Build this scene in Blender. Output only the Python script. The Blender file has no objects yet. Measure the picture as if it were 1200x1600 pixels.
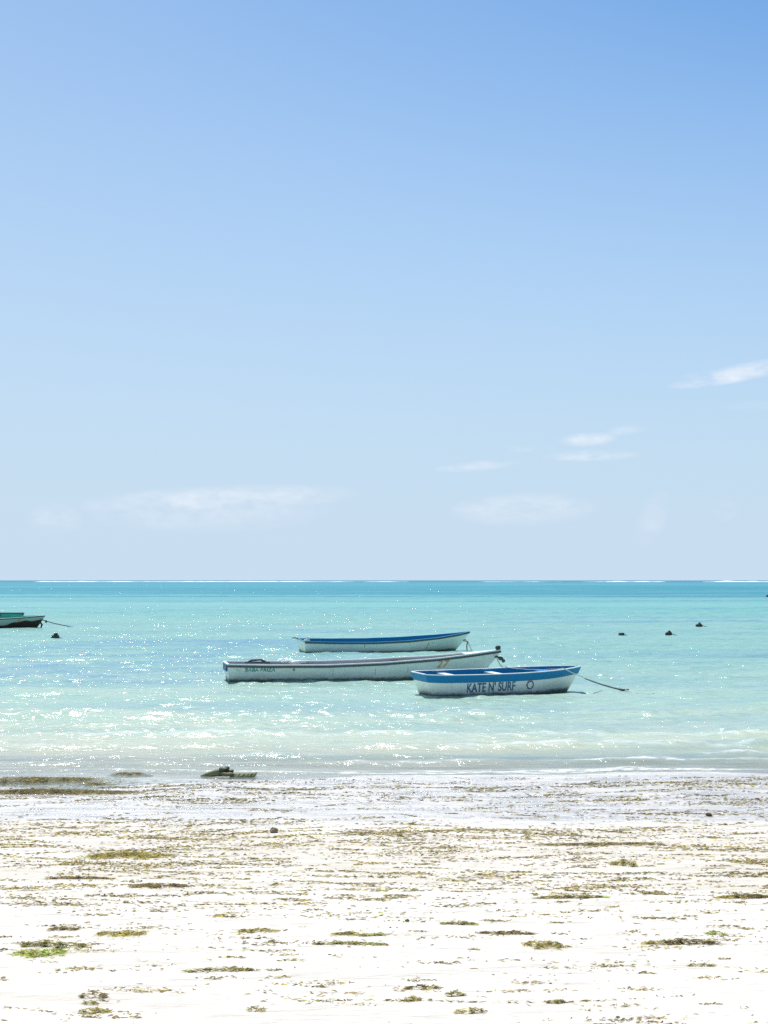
import bpy, math, random
import numpy as np
from mathutils import Vector, Matrix

R = math.radians
sc = bpy.context.scene
C = sc.collection
random.seed(7)
rng = np.random.default_rng(11)

# ---------------------------------------------------------------- camera
F = 2600.0                       # focal length in pixels of the 1200 x 1600 photo
EYE = 2.8
PITCH = math.atan(106.0 / F)
cd = bpy.data.cameras.new('camera')
cd.sensor_fit = 'VERTICAL'; cd.sensor_height = 36.0; cd.sensor_width = 27.0
cd.lens = 36.0 * F / 1600.0
cd.clip_start = 0.1; cd.clip_end = 30000
cam = bpy.data.objects.new('camera', cd); C.objects.link(cam)
cam.location = (0, 0, EYE); cam.rotation_euler = (R(90) + PITCH, 0, 0)
sc.camera = cam

# ---------------------------------------------------------------- sky and sun
SUN_EL, SUN_AZ = R(60), R(-15)   # azimuth measured from +Y towards +X
w = bpy.data.worlds.new('World'); sc.world = w; w.use_nodes = True
nt = w.node_tree; nt.nodes.clear()
def N(nt, t, **k):
    n = nt.nodes.new(t)
    for a, b in k.items(): setattr(n, a, b)
    return n
sky = N(nt, 'ShaderNodeTexSky', sky_type='NISHITA')
sky.sun_disc = False; sky.sun_elevation = SUN_EL; sky.sun_rotation = SUN_AZ
sky.altitude = 0; sky.air_density = 1.0; sky.dust_density = 0.6; sky.ozone_density = 1.5
bg = N(nt, 'ShaderNodeBackground'); bg.inputs['Strength'].default_value = 0.105
wo = N(nt, 'ShaderNodeOutputWorld')
tc = N(nt, 'ShaderNodeTexCoord')
sep = N(nt, 'ShaderNodeSeparateXYZ'); nt.links.new(tc.outputs['Generated'], sep.inputs[0])
def wmath(op, a, b=None, clamp=False):
    n = N(nt, 'ShaderNodeMath', operation=op); n.use_clamp = clamp
    for i, v in enumerate((a, b)):
        if v is None: continue
        if isinstance(v, (int, float)): n.inputs[i].default_value = v
        else: nt.links.new(v, n.inputs[i])
    return n.outputs[0]
# thin far-off clouds, laid out on the directions of the sky
az = wmath('ARCTAN2', sep.outputs['X'], sep.outputs['Y'])
el = wmath('ARCSINE', sep.outputs['Z'])
def pix(px, py): return math.atan((px - 600) / F), math.atan((906 - py) / F)
def cloud(px, py, hw, hh, amt, tilt=0.0):
    a0, e0 = pix(px, py)
    da = wmath('SUBTRACT', az, a0); de = wmath('SUBTRACT', el, e0)
    de = wmath('ADD', de, wmath('MULTIPLY', da, -tilt))
    u = wmath('MULTIPLY', da, F / hw); v = wmath('MULTIPLY', de, F / hh)
    r = wmath('ADD', wmath('MULTIPLY', u, u), wmath('MULTIPLY', v, v))
    return wmath('MULTIPLY', wmath('SUBTRACT', 1.0, r, True), amt)
vec = N(nt, 'ShaderNodeCombineXYZ'); nt.links.new(az, vec.inputs[0]); nt.links.new(el, vec.inputs[1])
mp = N(nt, 'ShaderNodeMapping'); nt.links.new(vec.outputs[0], mp.inputs[0])
mp.inputs['Scale'].default_value = (50, 120, 1); mp.inputs['Rotation'].default_value = (0, 0, R(-4))
cn = N(nt, 'ShaderNodeTexNoise'); nt.links.new(mp.outputs[0], cn.inputs['Vector'])
cn.inputs['Scale'].default_value = 1.0; cn.inputs['Detail'].default_value = 7; cn.inputs['Roughness'].default_value = 0.62
cr = N(nt, 'ShaderNodeMapRange'); nt.links.new(cn.outputs['Fac'], cr.inputs['Value'])
cr.inputs['From Min'].default_value = 0.32; cr.inputs['From Max'].default_value = 0.68
tot = None
for a in [(1195, 582, 150, 15, 1.0, 0.17), (1120, 600, 75, 9, 1.1, .1), (1110, 590, 50, 8, .5, .1), (920, 688, 48, 12, .8, .04), (925, 713, 80, 10, .75, .02), (980, 674, 36, 9, .5, .1),
          (745, 728, 75, 9, .6, .08), (818, 702, 26, 6, .4, 0), (340, 782, 225, 24, .8, .05), (330, 800, 200, 34, .45, .02), (85, 812, 45, 26, .45, 0),
          (820, 796, 125, 28, .5, .02), (1018, 812, 30, 40, .28, .8), (760, 790, 60, 14, .6, .1), (1135, 800, 22, 18, .25, 0), (1190, 640, 60, 10, .12, 0)]:
    c = cloud(*a); tot = c if tot is None else wmath('MAXIMUM', tot, c)
cf = wmath('MULTIPLY', tot, cr.outputs[0], True)
# colour balance of the sky as the photograph records it
tn = N(nt, 'ShaderNodeMix', data_type='RGBA', blend_type='MULTIPLY'); tn.inputs[0].default_value = 1.0
nt.links.new(sky.outputs[0], tn.inputs[6]); tn.inputs[7].default_value = (.43, .67, .86, 1)
hz = N(nt, 'ShaderNodeFloatCurve'); nt.links.new(wmath('MULTIPLY', el, 57.2958 / 30.0, True), hz.inputs['Value'])
cv = hz.mapping.curves[0]; cv.points[0].location = (0, 1.0); cv.points[1].location = (1, 0.0)
for p_ in ((6.7 / 30, .74), (13.1 / 30, .46), (18.8 / 30, .22), (24 / 30, .08)): cv.points.new(*p_)
hz.mapping.update()
side = wmath('MULTIPLY', az, wmath('MULTIPLY', wmath('SUBTRACT', hz.outputs[0], 1.0), .85))      # air is milkier towards the sun
hf = wmath('ADD', hz.outputs[0], wmath('MAXIMUM', wmath('MINIMUM', side, .2), -.2), True)
hsv = N(nt, 'ShaderNodeMix', data_type='RGBA'); nt.links.new(hf, hsv.inputs[0]); nt.links.new(tn.outputs[2], hsv.inputs[6]); hsv.inputs[7].default_value = (4.1, 5.08, 6.15, 1)
mx = N(nt, 'ShaderNodeMix', data_type='RGBA')
nt.links.new(cf, mx.inputs[0]); nt.links.new(hsv.outputs[2], mx.inputs[6]); mx.inputs[7].default_value = (5.9, 6.3, 6.9, 1)
nt.links.new(mx.outputs[2], bg.inputs['Color']); nt.links.new(bg.outputs[0], wo.inputs['Surface'])

sl = bpy.data.lights.new('sun', 'SUN'); sl.energy = 4.2; sl.angle = R(0.53); sl.color = (1.0, 0.96, 0.9)
so = bpy.data.objects.new('sun', sl); C.objects.link(so)
sd = Vector((math.sin(SUN_AZ) * math.cos(SUN_EL), math.cos(SUN_AZ) * math.cos(SUN_EL), math.sin(SUN_EL)))
so.rotation_euler = sd.to_track_quat('Z', 'Y').to_euler()
so.location = (0, 0, 20)

vs = sc.view_settings
vs.view_transform = 'Standard'; vs.look = 'None'; vs.gamma = 1.0; vs.use_curve_mapping = False
vs.exposure = 0.45
sc.cycles.max_bounces = 6
sc.cycles.sample_clamp_indirect = 10
sc.cycles.use_denoising = False
sc.cycles.caustics_reflective = False; sc.cycles.caustics_refractive = False

# ---------------------------------------------------------------- helpers
def vnoise(x, y, seed=0):
    x = np.asarray(x, float); y = np.asarray(y, float)
    xi = np.floor(x).astype(np.int64); yi = np.floor(y).astype(np.int64)
    xf = x - xi; yf = y - yi
    def h(a, b):
        n = (a * 374761393 + b * 668265263 + seed * 974634777) & 0x7fffffff
        n = ((n ^ (n >> 13)) * 1274126177) & 0x7fffffff
        n = n ^ (n >> 16)
        return (n & 0xffff) / 65535.0
    u = xf * xf * (3 - 2 * xf); v = yf * yf * (3 - 2 * yf)
    return (h(xi, yi) * (1 - u) + h(xi + 1, yi) * u) * (1 - v) + (h(xi, yi + 1) * (1 - u) + h(xi + 1, yi + 1) * u) * v
def fbm(x, y, o=4, seed=0):
    s = 0; a = 1; t = 0
    for i in range(o):
        s = s + a * vnoise(x * 2 ** i, y * 2 ** i, seed + i); t += a; a *= .5
    return s / t
def sstep(a, b, x):
    t = np.clip((x - a) / (b - a), 0, 1); return t * t * (3 - 2 * t)

_py = np.array([-10, 0, 6, 9, 12.6, 15.5, 18.2, 20, 22, 23.7, 26, 30, 45, 80, 150, 8000.])
_pz = np.array([2.4, 1.62, 1.13, .78, .44, .25, .125, .075, .035, .0, -.10, -.33, -.8, -1.4, -3., -5.])
_ty = np.arange(-10, 160, .05); _tz = np.interp(_ty, _py, _pz)
_k = np.hanning(41); _k /= _k.sum(); _tz2 = np.convolve(np.pad(_tz, 20, mode='edge'), _k, 'valid')
_tz2[:25] = _tz[:25]
def ground(x, y):
    x = np.asarray(x, float); y = np.asarray(y, float)
    z = np.where(y < 159, np.interp(y, _ty, _tz2), np.interp(y, _py, _pz))
    near = 1 - sstep(40, 60, y)
    z = z + near * .12 * (fbm(x * .22, y * .35, 3, 5) - .5) * sstep(30, 24, y) * sstep(19, 22, y)
    dry = 1 - sstep(17, 20, y)
    z = z + dry * .035 * (fbm(x * .6, y * 1.3, 4, 9) - .5)
    z = z + near * .006 * (fbm(x * 3.0, y * 6.0, 3, 19) - .5)
    return z

def at(px, py, z=None, D=None):
    """point of the place seen at a photo pixel: on the ground, or on height z, or at distance D"""
    dx = (px - 600) / F; dz = -(py - 800) / F
    cp, sp = math.cos(PITCH), math.sin(PITCH)
    d = Vector((dx, cp - dz * sp, sp + dz * cp))
    if D is not None: return Vector((0, 0, EYE)) + d * (D / d.y)
    if z is not None: return Vector((0, 0, EYE)) + d * ((z - EYE) / d.z)
    lo, hi = 2.0, 200.0
    for i in range(50):
        m = (lo + hi) / 2
        if EYE + d.z * m > float(ground(d.x * m, d.y * m)): lo = m
        else: hi = m
    return Vector((0, 0, EYE)) + d * lo

def mesh_np(name, verts, faces, mat, parent=None, smooth=True, attrs=None):
    me = bpy.data.meshes.new(name)
    verts = np.asarray(verts, np.float32).reshape(-1, 3); faces = np.asarray(faces, np.int32)
    me.vertices.add(len(verts)); me.vertices.foreach_set('co', verts.ravel())
    nf = len(faces)
    me.loops.add(nf * 4); me.loops.foreach_set('vertex_index', faces.ravel())
    me.polygons.add(nf); me.polygons.foreach_set('loop_start', np.arange(nf, dtype=np.int32) * 4)
    me.polygons.foreach_set('loop_total', np.full(nf, 4, np.int32))
    me.update(calc_edges=True)
    me.polygons.foreach_set('use_smooth', np.full(nf, smooth))
    for k, v in (attrs or {}).items():
        v = np.asarray(v, np.float32)
        if v.ndim == 1:
            a = me.attributes.new(k, 'FLOAT', 'POINT'); a.data.foreach_set('value', v)
        else:
            a = me.attributes.new(k, 'FLOAT_COLOR', 'POINT'); a.data.foreach_set('color', v.ravel())
    me.materials.append(mat)
    o = bpy.data.objects.new(name, me); C.objects.link(o)
    if parent: o.parent = parent
    return o
def grid_faces(nr, nc):
    i = np.arange(nr - 1)[:, None] * nc + np.arange(nc - 1)[None, :]
    return np.stack([i, i + 1, i + nc + 1, i + nc], -1).reshape(-1, 4)

class MB:
    def __init__(s): s.v = []; s.f = []
    def add(s, vs_, fs): b = len(s.v); s.v += [tuple(p) for p in vs_]; s.f += [tuple(b + i for i in f) for f in fs]
    def box(s, c, d, rz=0):
        x, y, z = [k / 2 for k in d]; m = Matrix.Rotation(rz, 3, 'Z')
        vs_ = [m @ Vector((a * x, b * y, e * z)) + Vector(c) for a in (-1, 1) for b in (-1, 1) for e in (-1, 1)]
        s.add(vs_, [(0, 1, 3, 2), (4, 6, 7, 5), (0, 4, 5, 1), (2, 3, 7, 6), (0, 2, 6, 4), (1, 5, 7, 3)])
    def tube(s, pts, r, n=7, twist=0):
        pts = [Vector(p) for p in pts]; rr = r if isinstance(r, (list, tuple)) else [r] * len(pts)
        vs_ = []
        for i, p in enumerate(pts):
            t = (pts[min(i + 1, len(pts) - 1)] - pts[max(i - 1, 0)]).normalized()
            up = Vector((0, 0, 1)) if abs(t.z) < .9 else Vector((1, 0, 0))
            a = t.cross(up).normalized(); b = a.cross(t)
            for k in range(n):
                an = 2 * math.pi * k / n; vs_.append(p + (a * math.cos(an) + b * math.sin(an)) * rr[i])
        fs = []
        for i in range(len(pts) - 1):
            for k in range(n):
                k2 = (k + 1) % n; fs.append((i * n + k, i * n + k2, (i + 1) * n + k2, (i + 1) * n + k))
        fs.append(tuple(range(n))[::-1]); fs.append(tuple((len(pts) - 1) * n + k for k in range(n)))
        s.add(vs_, fs)
    def blob(s, c, r, seed=0, rough=.35, nu=14, nv=9, sq=1.0):
        vs_ = []; c = Vector(c)
        for j in range(nv + 1):
            ph = math.pi * j / nv
            for i in range(nu):
                th = 2 * math.pi * i / nu
                d = Vector((math.cos(th) * math.sin(ph), math.sin(th) * math.sin(ph), math.cos(ph)))
                q = float(fbm(np.array([d.x * 1.7 + 5 + seed]), np.array([d.y * 1.7 + d.z * 2.3 + 9]), 3, seed)[0])
                k = 1 + rough * (q - .5) * 2
                vs_.append(c + Vector((d.x * r[0] * k, d.y * r[1] * k, d.z * r[2] * k)))
        fs = [(j * nu + i, (j + 1) * nu + i, (j + 1) * nu + (i + 1) % nu, j * nu + (i + 1) % nu) for j in range(nv) for i in range(nu)]
        s.add(vs_, fs)
    def build(s, name, mat, parent=None, smooth=False):
        me = bpy.data.meshes.new(name); me.from_pydata([tuple(p) for p in s.v], [], s.f)
        me.materials.append(mat)
        me.validate(); me.update()
        for p in me.polygons: p.use_smooth = smooth
        o = bpy.data.objects.new(name, me); C.objects.link(o)
        if parent: o.parent = parent
        return o

def tag(o, label, cat, group=None, kind=None):
    if label: o['label'] = label
    if cat: o['category'] = cat
    if group: o['group'] = group
    if kind: o['kind'] = kind
    return o
def empty(name, loc, rot=(0, 0, 0)):
    o = bpy.data.objects.new(name, None); o.empty_display_size = .3
    o.location = loc; o.rotation_euler = rot; C.objects.link(o); return o

# ---------------------------------------------------------------- material helpers
class Mat:
    def __init__(s, name):
        s.m = bpy.data.materials.new(name); s.m.use_nodes = True
        s.t = s.m.node_tree; s.p = s.t.nodes['Principled BSDF']; s.out = s.t.nodes['Material Output']
    def n(s, t, **k): return N(s.t, t, **k)
    def l(s, a, b): s.t.links.new(a, b)
    def coords(s, kind='Object', scale=(1, 1, 1), rot=(0, 0, 0)):
        c = s.n('ShaderNodeTexCoord'); m = s.n('ShaderNodeMapping'); s.l(c.outputs[kind], m.inputs[0])
        m.inputs['Scale'].default_value = scale; m.inputs['Rotation'].default_value = rot; return m.outputs[0]
    def pos(s, scale=(1, 1, 1), rot=(0, 0, 0)):
        c = s.n('ShaderNodeNewGeometry'); m = s.n('ShaderNodeMapping'); s.l(c.outputs['Position'], m.inputs[0])
        m.inputs['Scale'].default_value = scale; m.inputs['Rotation'].default_value = rot; return m.outputs[0]
    def noise(s, v, scale=1, detail=4, rough=.55, dist=0):
        x = s.n('ShaderNodeTexNoise'); s.l(v, x.inputs['Vector']); x.inputs['Scale'].default_value = scale
        x.inputs['Detail'].default_value = detail; x.inputs['Roughness'].default_value = rough
        x.inputs['Distortion'].default_value = dist; return x.outputs['Fac']
    def ramp(s, f, stops, interp='LINEAR'):
        r = s.n('ShaderNodeValToRGB'); s.l(f, r.inputs[0]); cr_ = r.color_ramp; cr_.interpolation = interp
        while len(cr_.elements) < len(stops): cr_.elements.new(.5)
        for e, (p, c) in zip(cr_.elements, stops):
            e.position = p; e.color = (*c, 1) if hasattr(c, '__len__') else (c, c, c, 1)
        return r.outputs[0]
    def rng(s, f, a, b, c=0, d=1, smooth=False):
        r = s.n('ShaderNodeMapRange'); s.l(f, r.inputs[0])
        if smooth: r.interpolation_type = 'SMOOTHSTEP'
        for i, v in zip(('From Min', 'From Max', 'To Min', 'To Max'), (a, b, c, d)): r.inputs[i].default_value = v
        return r.outputs[0]
    def math(s, op, a, b=None, clamp=False):
        n = s.n('ShaderNodeMath', operation=op); n.use_clamp = clamp
        for i, v in enumerate((a, b)):
            if v is None: continue
            if isinstance(v, (int, float)): n.inputs[i].default_value = v
            else: s.l(v, n.inputs[i])
        return n.outputs[0]
    def mix(s, f, a, b, blend='MIX'):
        n = s.n('ShaderNodeMix', data_type='RGBA', blend_type=blend)
        for i, v in ((0, f), (6, a), (7, b)):
            if isinstance(v, (int, float)): n.inputs[i].default_value = v
            elif isinstance(v, tuple): n.inputs[i].default_value = (*v, 1)
            else: s.l(v, n.inputs[i])
        return n.outputs[2]
    def bump(s, h, dist, strength=1.0, normal=None, fw=.1):
        b = s.n('ShaderNodeBump'); b.inputs['Filter Width'].default_value = fw; s.l(h, b.inputs['Height']); b.inputs['Distance'].default_value = dist
        b.inputs['Strength'].default_value = strength
        if normal: s.l(normal, b.inputs['Normal'])
        return b.outputs[0]
    def sep(s, v):
        n = s.n('ShaderNodeSeparateXYZ'); s.l(v, n.inputs[0]); return n.outputs
    def attr(s, name):
        n = s.n('ShaderNodeAttribute'); n.attribute_name = name; return n

def paint(name, col, worn=(.3, .28, .22), amount=.5, rough=.45, waterline=True, stain=(.06, .07, .035), wl=.10, rust=True):
    m = Mat(name); oc = m.coords('Object'); z = m.sep(oc)[2]
    n1 = m.noise(m.coords('Object', (1.2, 1.2, 5)), 1.6, 6, .65)
    c = m.mix(m.rng(n1, .42, .72, 0, amount), col, worn)
    n3 = m.noise(m.coords('Object', (14, 14, 1.2)), 1.0, 3, .6)          # drip streaks
    c = m.mix(m.rng(n3, .58, .78, 0, amount * .8), c, tuple(k * .75 for k in worn))
    if rust:
        n4 = m.noise(m.coords('Object', (2.2, 2.2, .9)), 2.4, 5, .7)
        c = m.mix(m.rng(n4, .66, .74, 0, .6), c, (.23, .15, .07))
    if waterline:
        n2 = m.noise(m.coords('Object', (3.5, 3.5, 9)), 2.0, 6, .7)
        zz = m.math('SUBTRACT', z, m.math('MULTIPLY', n2, wl * 1.5))
        c = m.mix(m.rng(zz, -wl * .25, wl * .35, .9, 0), c, stain)
        c = m.mix(m.rng(zz, wl * .3, wl * 1.7, .22, 0), c, tuple(k * 2.6 for k in stain))
    m.l(c, m.p.inputs['Base Color']); m.p.inputs['Roughness'].default_value = rough; m.p.inputs['Specular IOR Level'].default_value = .3
    m.l(m.bump(n1, .004), m.p.inputs['Normal'])
    return m.m
def plain(name, col, rough=.6, var=.3, scale=20):
    m = Mat(name); n = m.noise(m.coords('Object'), scale, 4)
    m.l(m.mix(n, tuple(k * (1 - var) for k in col), tuple(min(1, k * (1 + var)) for k in col)), m.p.inputs['Base Color'])
    m.p.inputs['Roughness'].default_value = rough
    m.l(m.bump(n, .003), m.p.inputs['Normal']); return m.m

# ================================================================ SETTING: sand
def mat_sand():
    m = Mat('white_sand'); g = m.pos(); y = m.sep(g)[1]
    n0 = m.noise(m.pos((.5, 1.6, 1)), 1.0, 5, .6)
    yy = m.math('ADD', y, m.math('MULTIPLY', m.math('SUBTRACT', n0, .5), 3.2))
    wet = m.rng(yy, 17.4, 19.2, 0, 1, True)                       # damp, then washed by the sea
    n1 = m.noise(m.pos((.8, 2.2, 1)), 1.3, 6, .62)
    dry = m.mix(m.rng(n1, .35, .7), (.66, .63, .57), (.54, .50, .435))
    n2 = m.noise(m.pos((6, 16, 1)), 2.0, 5, .7)
    damp = m.math('MULTIPLY', m.rng(yy, 10.5, 15.5, 0, 1, True), m.rng(n1, .36, .58))
    dry = m.mix(m.math('MULTIPLY', damp, .8), dry, (.54, .495, .415))
    dry = m.mix(m.rng(n2, .60, .78, 0, .45), dry, (.42, .36, .28))
    wetc = m.mix(m.rng(n1, .4, .65), (.54, .515, .475), (.46, .445, .41))
    wetc = m.mix(m.rng(n2, .58, .74, 0, .5), wetc, (.26, .25, .21))
    sub = m.rng(y, 23.5, 26.0)
    wetc = m.mix(sub, wetc, (.66, .64, .56))
    m.l(m.mix(wet, dry, wetc), m.p.inputs['Base Color'])
    film = m.rng(m.noise(m.pos((.7, 2.8, 1)), 1.1, 4, .6), .38, .62)
    m.l(m.math('SUBTRACT', .9, m.math('MULTIPLY', wet, m.math('ADD', .38, m.math('MULTIPLY', film, .38)))), m.p.inputs['Roughness'])
    gr = m.noise(m.pos((1, 1, 1)), 260, 2, .6); rp = m.noise(m.pos((5, 14, 1)), 1.4, 5, .6)
    dp = m.noise(m.pos((2.2, 3.6, 1)), 1.3, 4, .5); b0_ = m.bump(dp, .09, .9); b1 = m.bump(rp, .022, .9, b0_); 
    b2 = m.n('ShaderNodeBump'); m.l(gr, b2.inputs['Height']); b2.inputs['Distance'].default_value = .0012; m.l(b1, b2.inputs['Normal'])
    m.l(m.math('SUBTRACT', 1.0, m.math('MULTIPLY', wet, .75)), b2.inputs['Strength'])
    m.l(b2.outputs[0], m.p.inputs['Normal'])
    return m.m
M_sand = mat_sand()
ys = np.concatenate([np.arange(-10, 5, .25), np.arange(5, 26.5, .035), np.geomspace(26.6, 9000, 90)])
xs = np.concatenate([-np.geomspace(6000, 12.2, 26), np.arange(-12, 12.001, .05), np.geomspace(12.2, 6000, 26)])
Y, X = np.meshgrid(ys, xs, indexing='ij')
Z = ground(X, Y)
sand = mesh_np('sand', np.stack([X, Y, Z], -1), grid_faces(len(ys), len(xs)), M_sand)
tag(sand, None, None, kind='structure')

# ================================================================ SETTING: sea
def mat_water():
    m = Mat('sea_water'); p = m.pos(); sx = m.sep(p); y = sx[1]
    ly = m.math('LOGARITHM', y, 10)
    big = m.noise(m.pos((.012, .05, 1)), 1.0, 5, .6)
    mid = m.noise(m.pos((.09, .30, 1)), 1.0, 5, .6)
    far = m.noise(m.pos((.0016, .022, 1)), 1.0, 4, .6)
    f = m.rng(m.math('ADD', ly, m.math('ADD', m.math('MULTIPLY', m.math('SUBTRACT', big, .5), .45), m.math('MULTIPLY', m.math('SUBTRACT', far, .5), .5))), 1.38, 3.6)
    # sandbanks and channels out to the reef: pale sand water, aqua, turquoise, deep teal
    st = lambda d: (math.log10(d) - 1.38) / (3.6 - 1.38)
    col = m.ramp(f, [(st(25), (.64, .65, .50)), (st(31), (.56, .63, .47)), (st(42), (.37, .54, .43)), (st(65), (.275, .49, .40)),
                     (st(110), (.235, .475, .39)), (st(190), (.14, .43, .375)), (st(330), (.02, .24, .29)), (st(600), (.015, .22, .29)),
                     (st(1100), (.03, .29, .35)), (st(2000), (.02, .17, .26))])
    # dark grassy patches on the bottom, deepened to paint in dark ripple streaks
    col = m.mix(m.rng(mid, .50, .70, 0, .5), col, (.12, .34, .36))
    pt = m.noise(m.pos((.03, .11, 1), (0, 0, .15)), 1.0, 4, .6)
    col = m.mix(m.rng(pt, .5, .66, 0, .5), col, (.14, .31, .42))
    ex = m.math('DIVIDE', m.math('ADD', sx[0], 8.0), 9.0); ey = m.math('DIVIDE', m.math('SUBTRACT', y, 62), 20)       # bluish reflection on ripples left of the boats, painted into the colour
    er = m.math('SUBTRACT', 1.0, m.math('ADD', m.math('MULTIPLY', ex, ex), m.math('MULTIPLY', ey, ey)), True)
    gn = m.rng(m.noise(m.pos((.30, .75, 1), (0, 0, .05)), 1.0, 5, .7), .42, .60)
    col = m.mix(m.math('MULTIPLY', m.math('MULTIPLY', m.rng(er, 0, .5), gn), .7), col, (.13, .30, .42))
    fs_ = m.noise(m.pos((.0035, .028, 1)), 1.0, 5, .7)
    fm = m.rng(y, 130, 300, 0, 1)
    col = m.mix(m.math('MULTIPLY', fm, m.rng(fs_, .53, .62, 0, .75)), col, (.006, .15, .21))
    col = m.mix(m.math('MULTIPLY', fm, m.rng(fs_, .46, .38, 0, .6)), col, (.12, .42, .42))
    ws_ = m.noise(m.pos((.5, 2.2, 1), (0, 0, .06)), 1.0, 5, .7)
    col = m.mix(m.rng(ws_, .52, .68, 0, .30), col, (.16, .36, .40))
    depth = m.attr('depth').outputs['Fac']
    foam_glint_n = m.noise(m.pos((3, 7, 1)), 1.6, 6, .72)
    foam_glint = m.math('MULTIPLY', m.attr('foam_glint').outputs['Fac'], m.rng(foam_glint_n, .38, .55), True)
    opac = m.math('SUBTRACT', 1.0, m.math('EXPONENT', m.math('MULTIPLY', depth, -8.5)), True)
    opac = m.math('MAXIMUM', opac, foam_glint)
    # ripples
    a = m.noise(m.pos((1.0, 1.5, 1), (0, 0, .25)), 7.0, 3, .6, .4)
    b = m.noise(m.pos((1.0, 1.7, 1), (0, 0, -.3)), 2.6, 4, .6, .3)
    c = m.noise(m.pos((1.0, 2.2, 1), (0, 0, .1)), .55, 5, .62)
    fade = m.rng(y, 60, 400, 0, 1)
    nb = m.bump(a, .018, 1.0, None, .012)
    nb = m.bump(b, .036, 1.0, nb, .012)
    cb = m.n('ShaderNodeBump'); cb.inputs['Filter Width'].default_value = .03; m.l(c, cb.inputs['Height']); cb.inputs['Distance'].default_value = .5; m.l(nb, cb.inputs['Normal'])
    m.l(m.math('MULTIPLY', fade, .26), cb.inputs['Strength'])
    nrm = cb.outputs[0]
    dif = m.n('ShaderNodeBsdfDiffuse'); m.l(m.mix(foam_glint, col, (.8, .82, .82)), dif.inputs['Color'])
    tr = m.n('ShaderNodeBsdfTransparent'); tr.inputs['Color'].default_value = (.93, .97, .97, 1)
    body = m.n('ShaderNodeMixShader'); m.l(opac, body.inputs[0]); m.l(tr.outputs[0], body.inputs[1]); m.l(dif.outputs[0], body.inputs[2])
    gl = m.n('ShaderNodeBsdfGlossy'); gl.inputs['Roughness'].default_value = .145; m.l(nrm, gl.inputs['Normal'])
    fr = m.n('ShaderNodeFresnel'); fr.inputs['IOR'].default_value = 1.333; m.l(nrm, fr.inputs['Normal'])
    frf = m.math('MULTIPLY', m.math('MINIMUM', fr.outputs[0], m.rng(y, 30, 350, .6, .24)), m.math('SUBTRACT', 1.0, m.math('MULTIPLY', foam_glint, .8)))
    ms = m.n('ShaderNodeMixShader'); m.l(frf, ms.inputs[0]); m.l(body.outputs[0], ms.inputs[1]); m.l(gl.outputs[0], ms.inputs[2])
    m.l(ms.outputs[0], m.out.inputs['Surface']); m.t.nodes.remove(m.p)
    return m.m
M_water = mat_water()
def breakers(x, y):
    """small shore waves; height, and white crests standing in for sun glints"""
    z = np.zeros_like(x); fo = np.zeros_like(x)
    for k, (yc, A, wf, wb, fa) in enumerate([(24.5, .025, .10, .5, 1.), (25.3, .08, .18, .5, 1.), (26.3, .14, .26, .65, 1.), (27.9, .12, .30, .8, .9), (30.2, .07, .35, 1.1, .5), (34.0, .05, .45, 1.2, 0)]):
        c = yc + .55 * (fbm(x * .16, x * 0 + k * 3.1, 3, 31 + k) - .5) * 2 + .12 * (vnoise(x * 1.1, x * 0 + k, 41 + k) - .5) + .012 * x
        am = A * np.clip(1.5 * fbm(x * .13 + 7 * k, x * 0, 3, 51 + k) + .15 * 0 - .05, .15, 1.4) * (.75 + .5 * vnoise(x * 2.3, y * 1.5, 61 + k))
        d = y - c
        prof = np.where(d < 0, np.exp(-(d / wf) ** 2), np.exp(-(d / wb) ** 2))
        z += am * prof
        fo += fa * np.exp(-((d + wf * .15) / (wf * .42)) ** 2) * np.clip((am / A - .55) * 3, 0, 1)  # white along the crests, painted in place of sun glints
    return z, fo
wy = np.concatenate([np.geomspace(21.5, 170, 1150), np.geomspace(172, 9000, 110)])
u = np.concatenate([-np.geomspace(12, .43, 22), np.linspace(-.42, .42, 760), np.geomspace(.43, 12, 22)])
WY, U = np.meshgrid(wy, u, indexing='ij'); WX = U * (WY + 4)
wz = np.zeros_like(WX)
wpx = 1.6 * (fbm(WX * .35, WY * .35, 3, 201) - .5); wpy = 1.6 * (fbm(WX * .35 + 50, WY * .35, 3, 202) - .5)
gust = fbm(WX * .05, WY * .12, 3, 77)
for i in range(60):
    lam = .26 * (9.0 / .26) ** (i / 59.0) * random.uniform(.92, 1.08)
    th = random.gauss(0.1, .75 if lam < 1.5 else .4)
    kx, ky = 2 * math.pi / lam * math.sin(th), 2 * math.pi / lam * math.cos(th)
    amp = (.035 if lam < .6 else .0225 if lam < 1.4 else .018) * lam / (2 * math.pi) * (1.0 if lam < 2 else (2 / lam) ** 1.1)
    ph = kx * (WX + wpx * lam ** .5) + ky * (WY + wpy * lam ** .5) + random.uniform(0, 6.28)
    cut = sstep(0.45, .22, (WY * .0018) / lam) if lam < 3 else 1.0
    mod = (.45 + 1.1 * gust) if lam < 1.5 else 1.0
    s_ = np.sin(ph); wz += amp * mod * cut * (s_ + .25 * np.cos(2 * ph) * 1.0) * 1.4
gz = ground(WX, WY)
dep = np.maximum(-gz, 0)
bz, fo = breakers(WX, WY)
att = sstep(25.5, 33, WY) * .80 + .10 + np.clip(bz * 6, 0, .5)
wz = wz * att * (1 - sstep(400, 900, WY)) + bz * sstep(23.7, 25.0, WY)
edge = np.exp(-((dep - .008) / .007) ** 2) * (WY < 27) * np.clip(2.2 * fbm(WX * .8, WY * .8, 3, 91) - .45, 0, 1)
fo = np.clip(fo + edge, 0, 1)
water = mesh_np('sea', np.stack([WX, WY, wz], -1), grid_faces(len(wy), len(u)), M_water,
                attrs={'depth': (dep + np.maximum(wz, -.02)).ravel(), 'foam_glint': fo.ravel()})
tag(water, None, None, kind='structure')
_uy = wy
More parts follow.
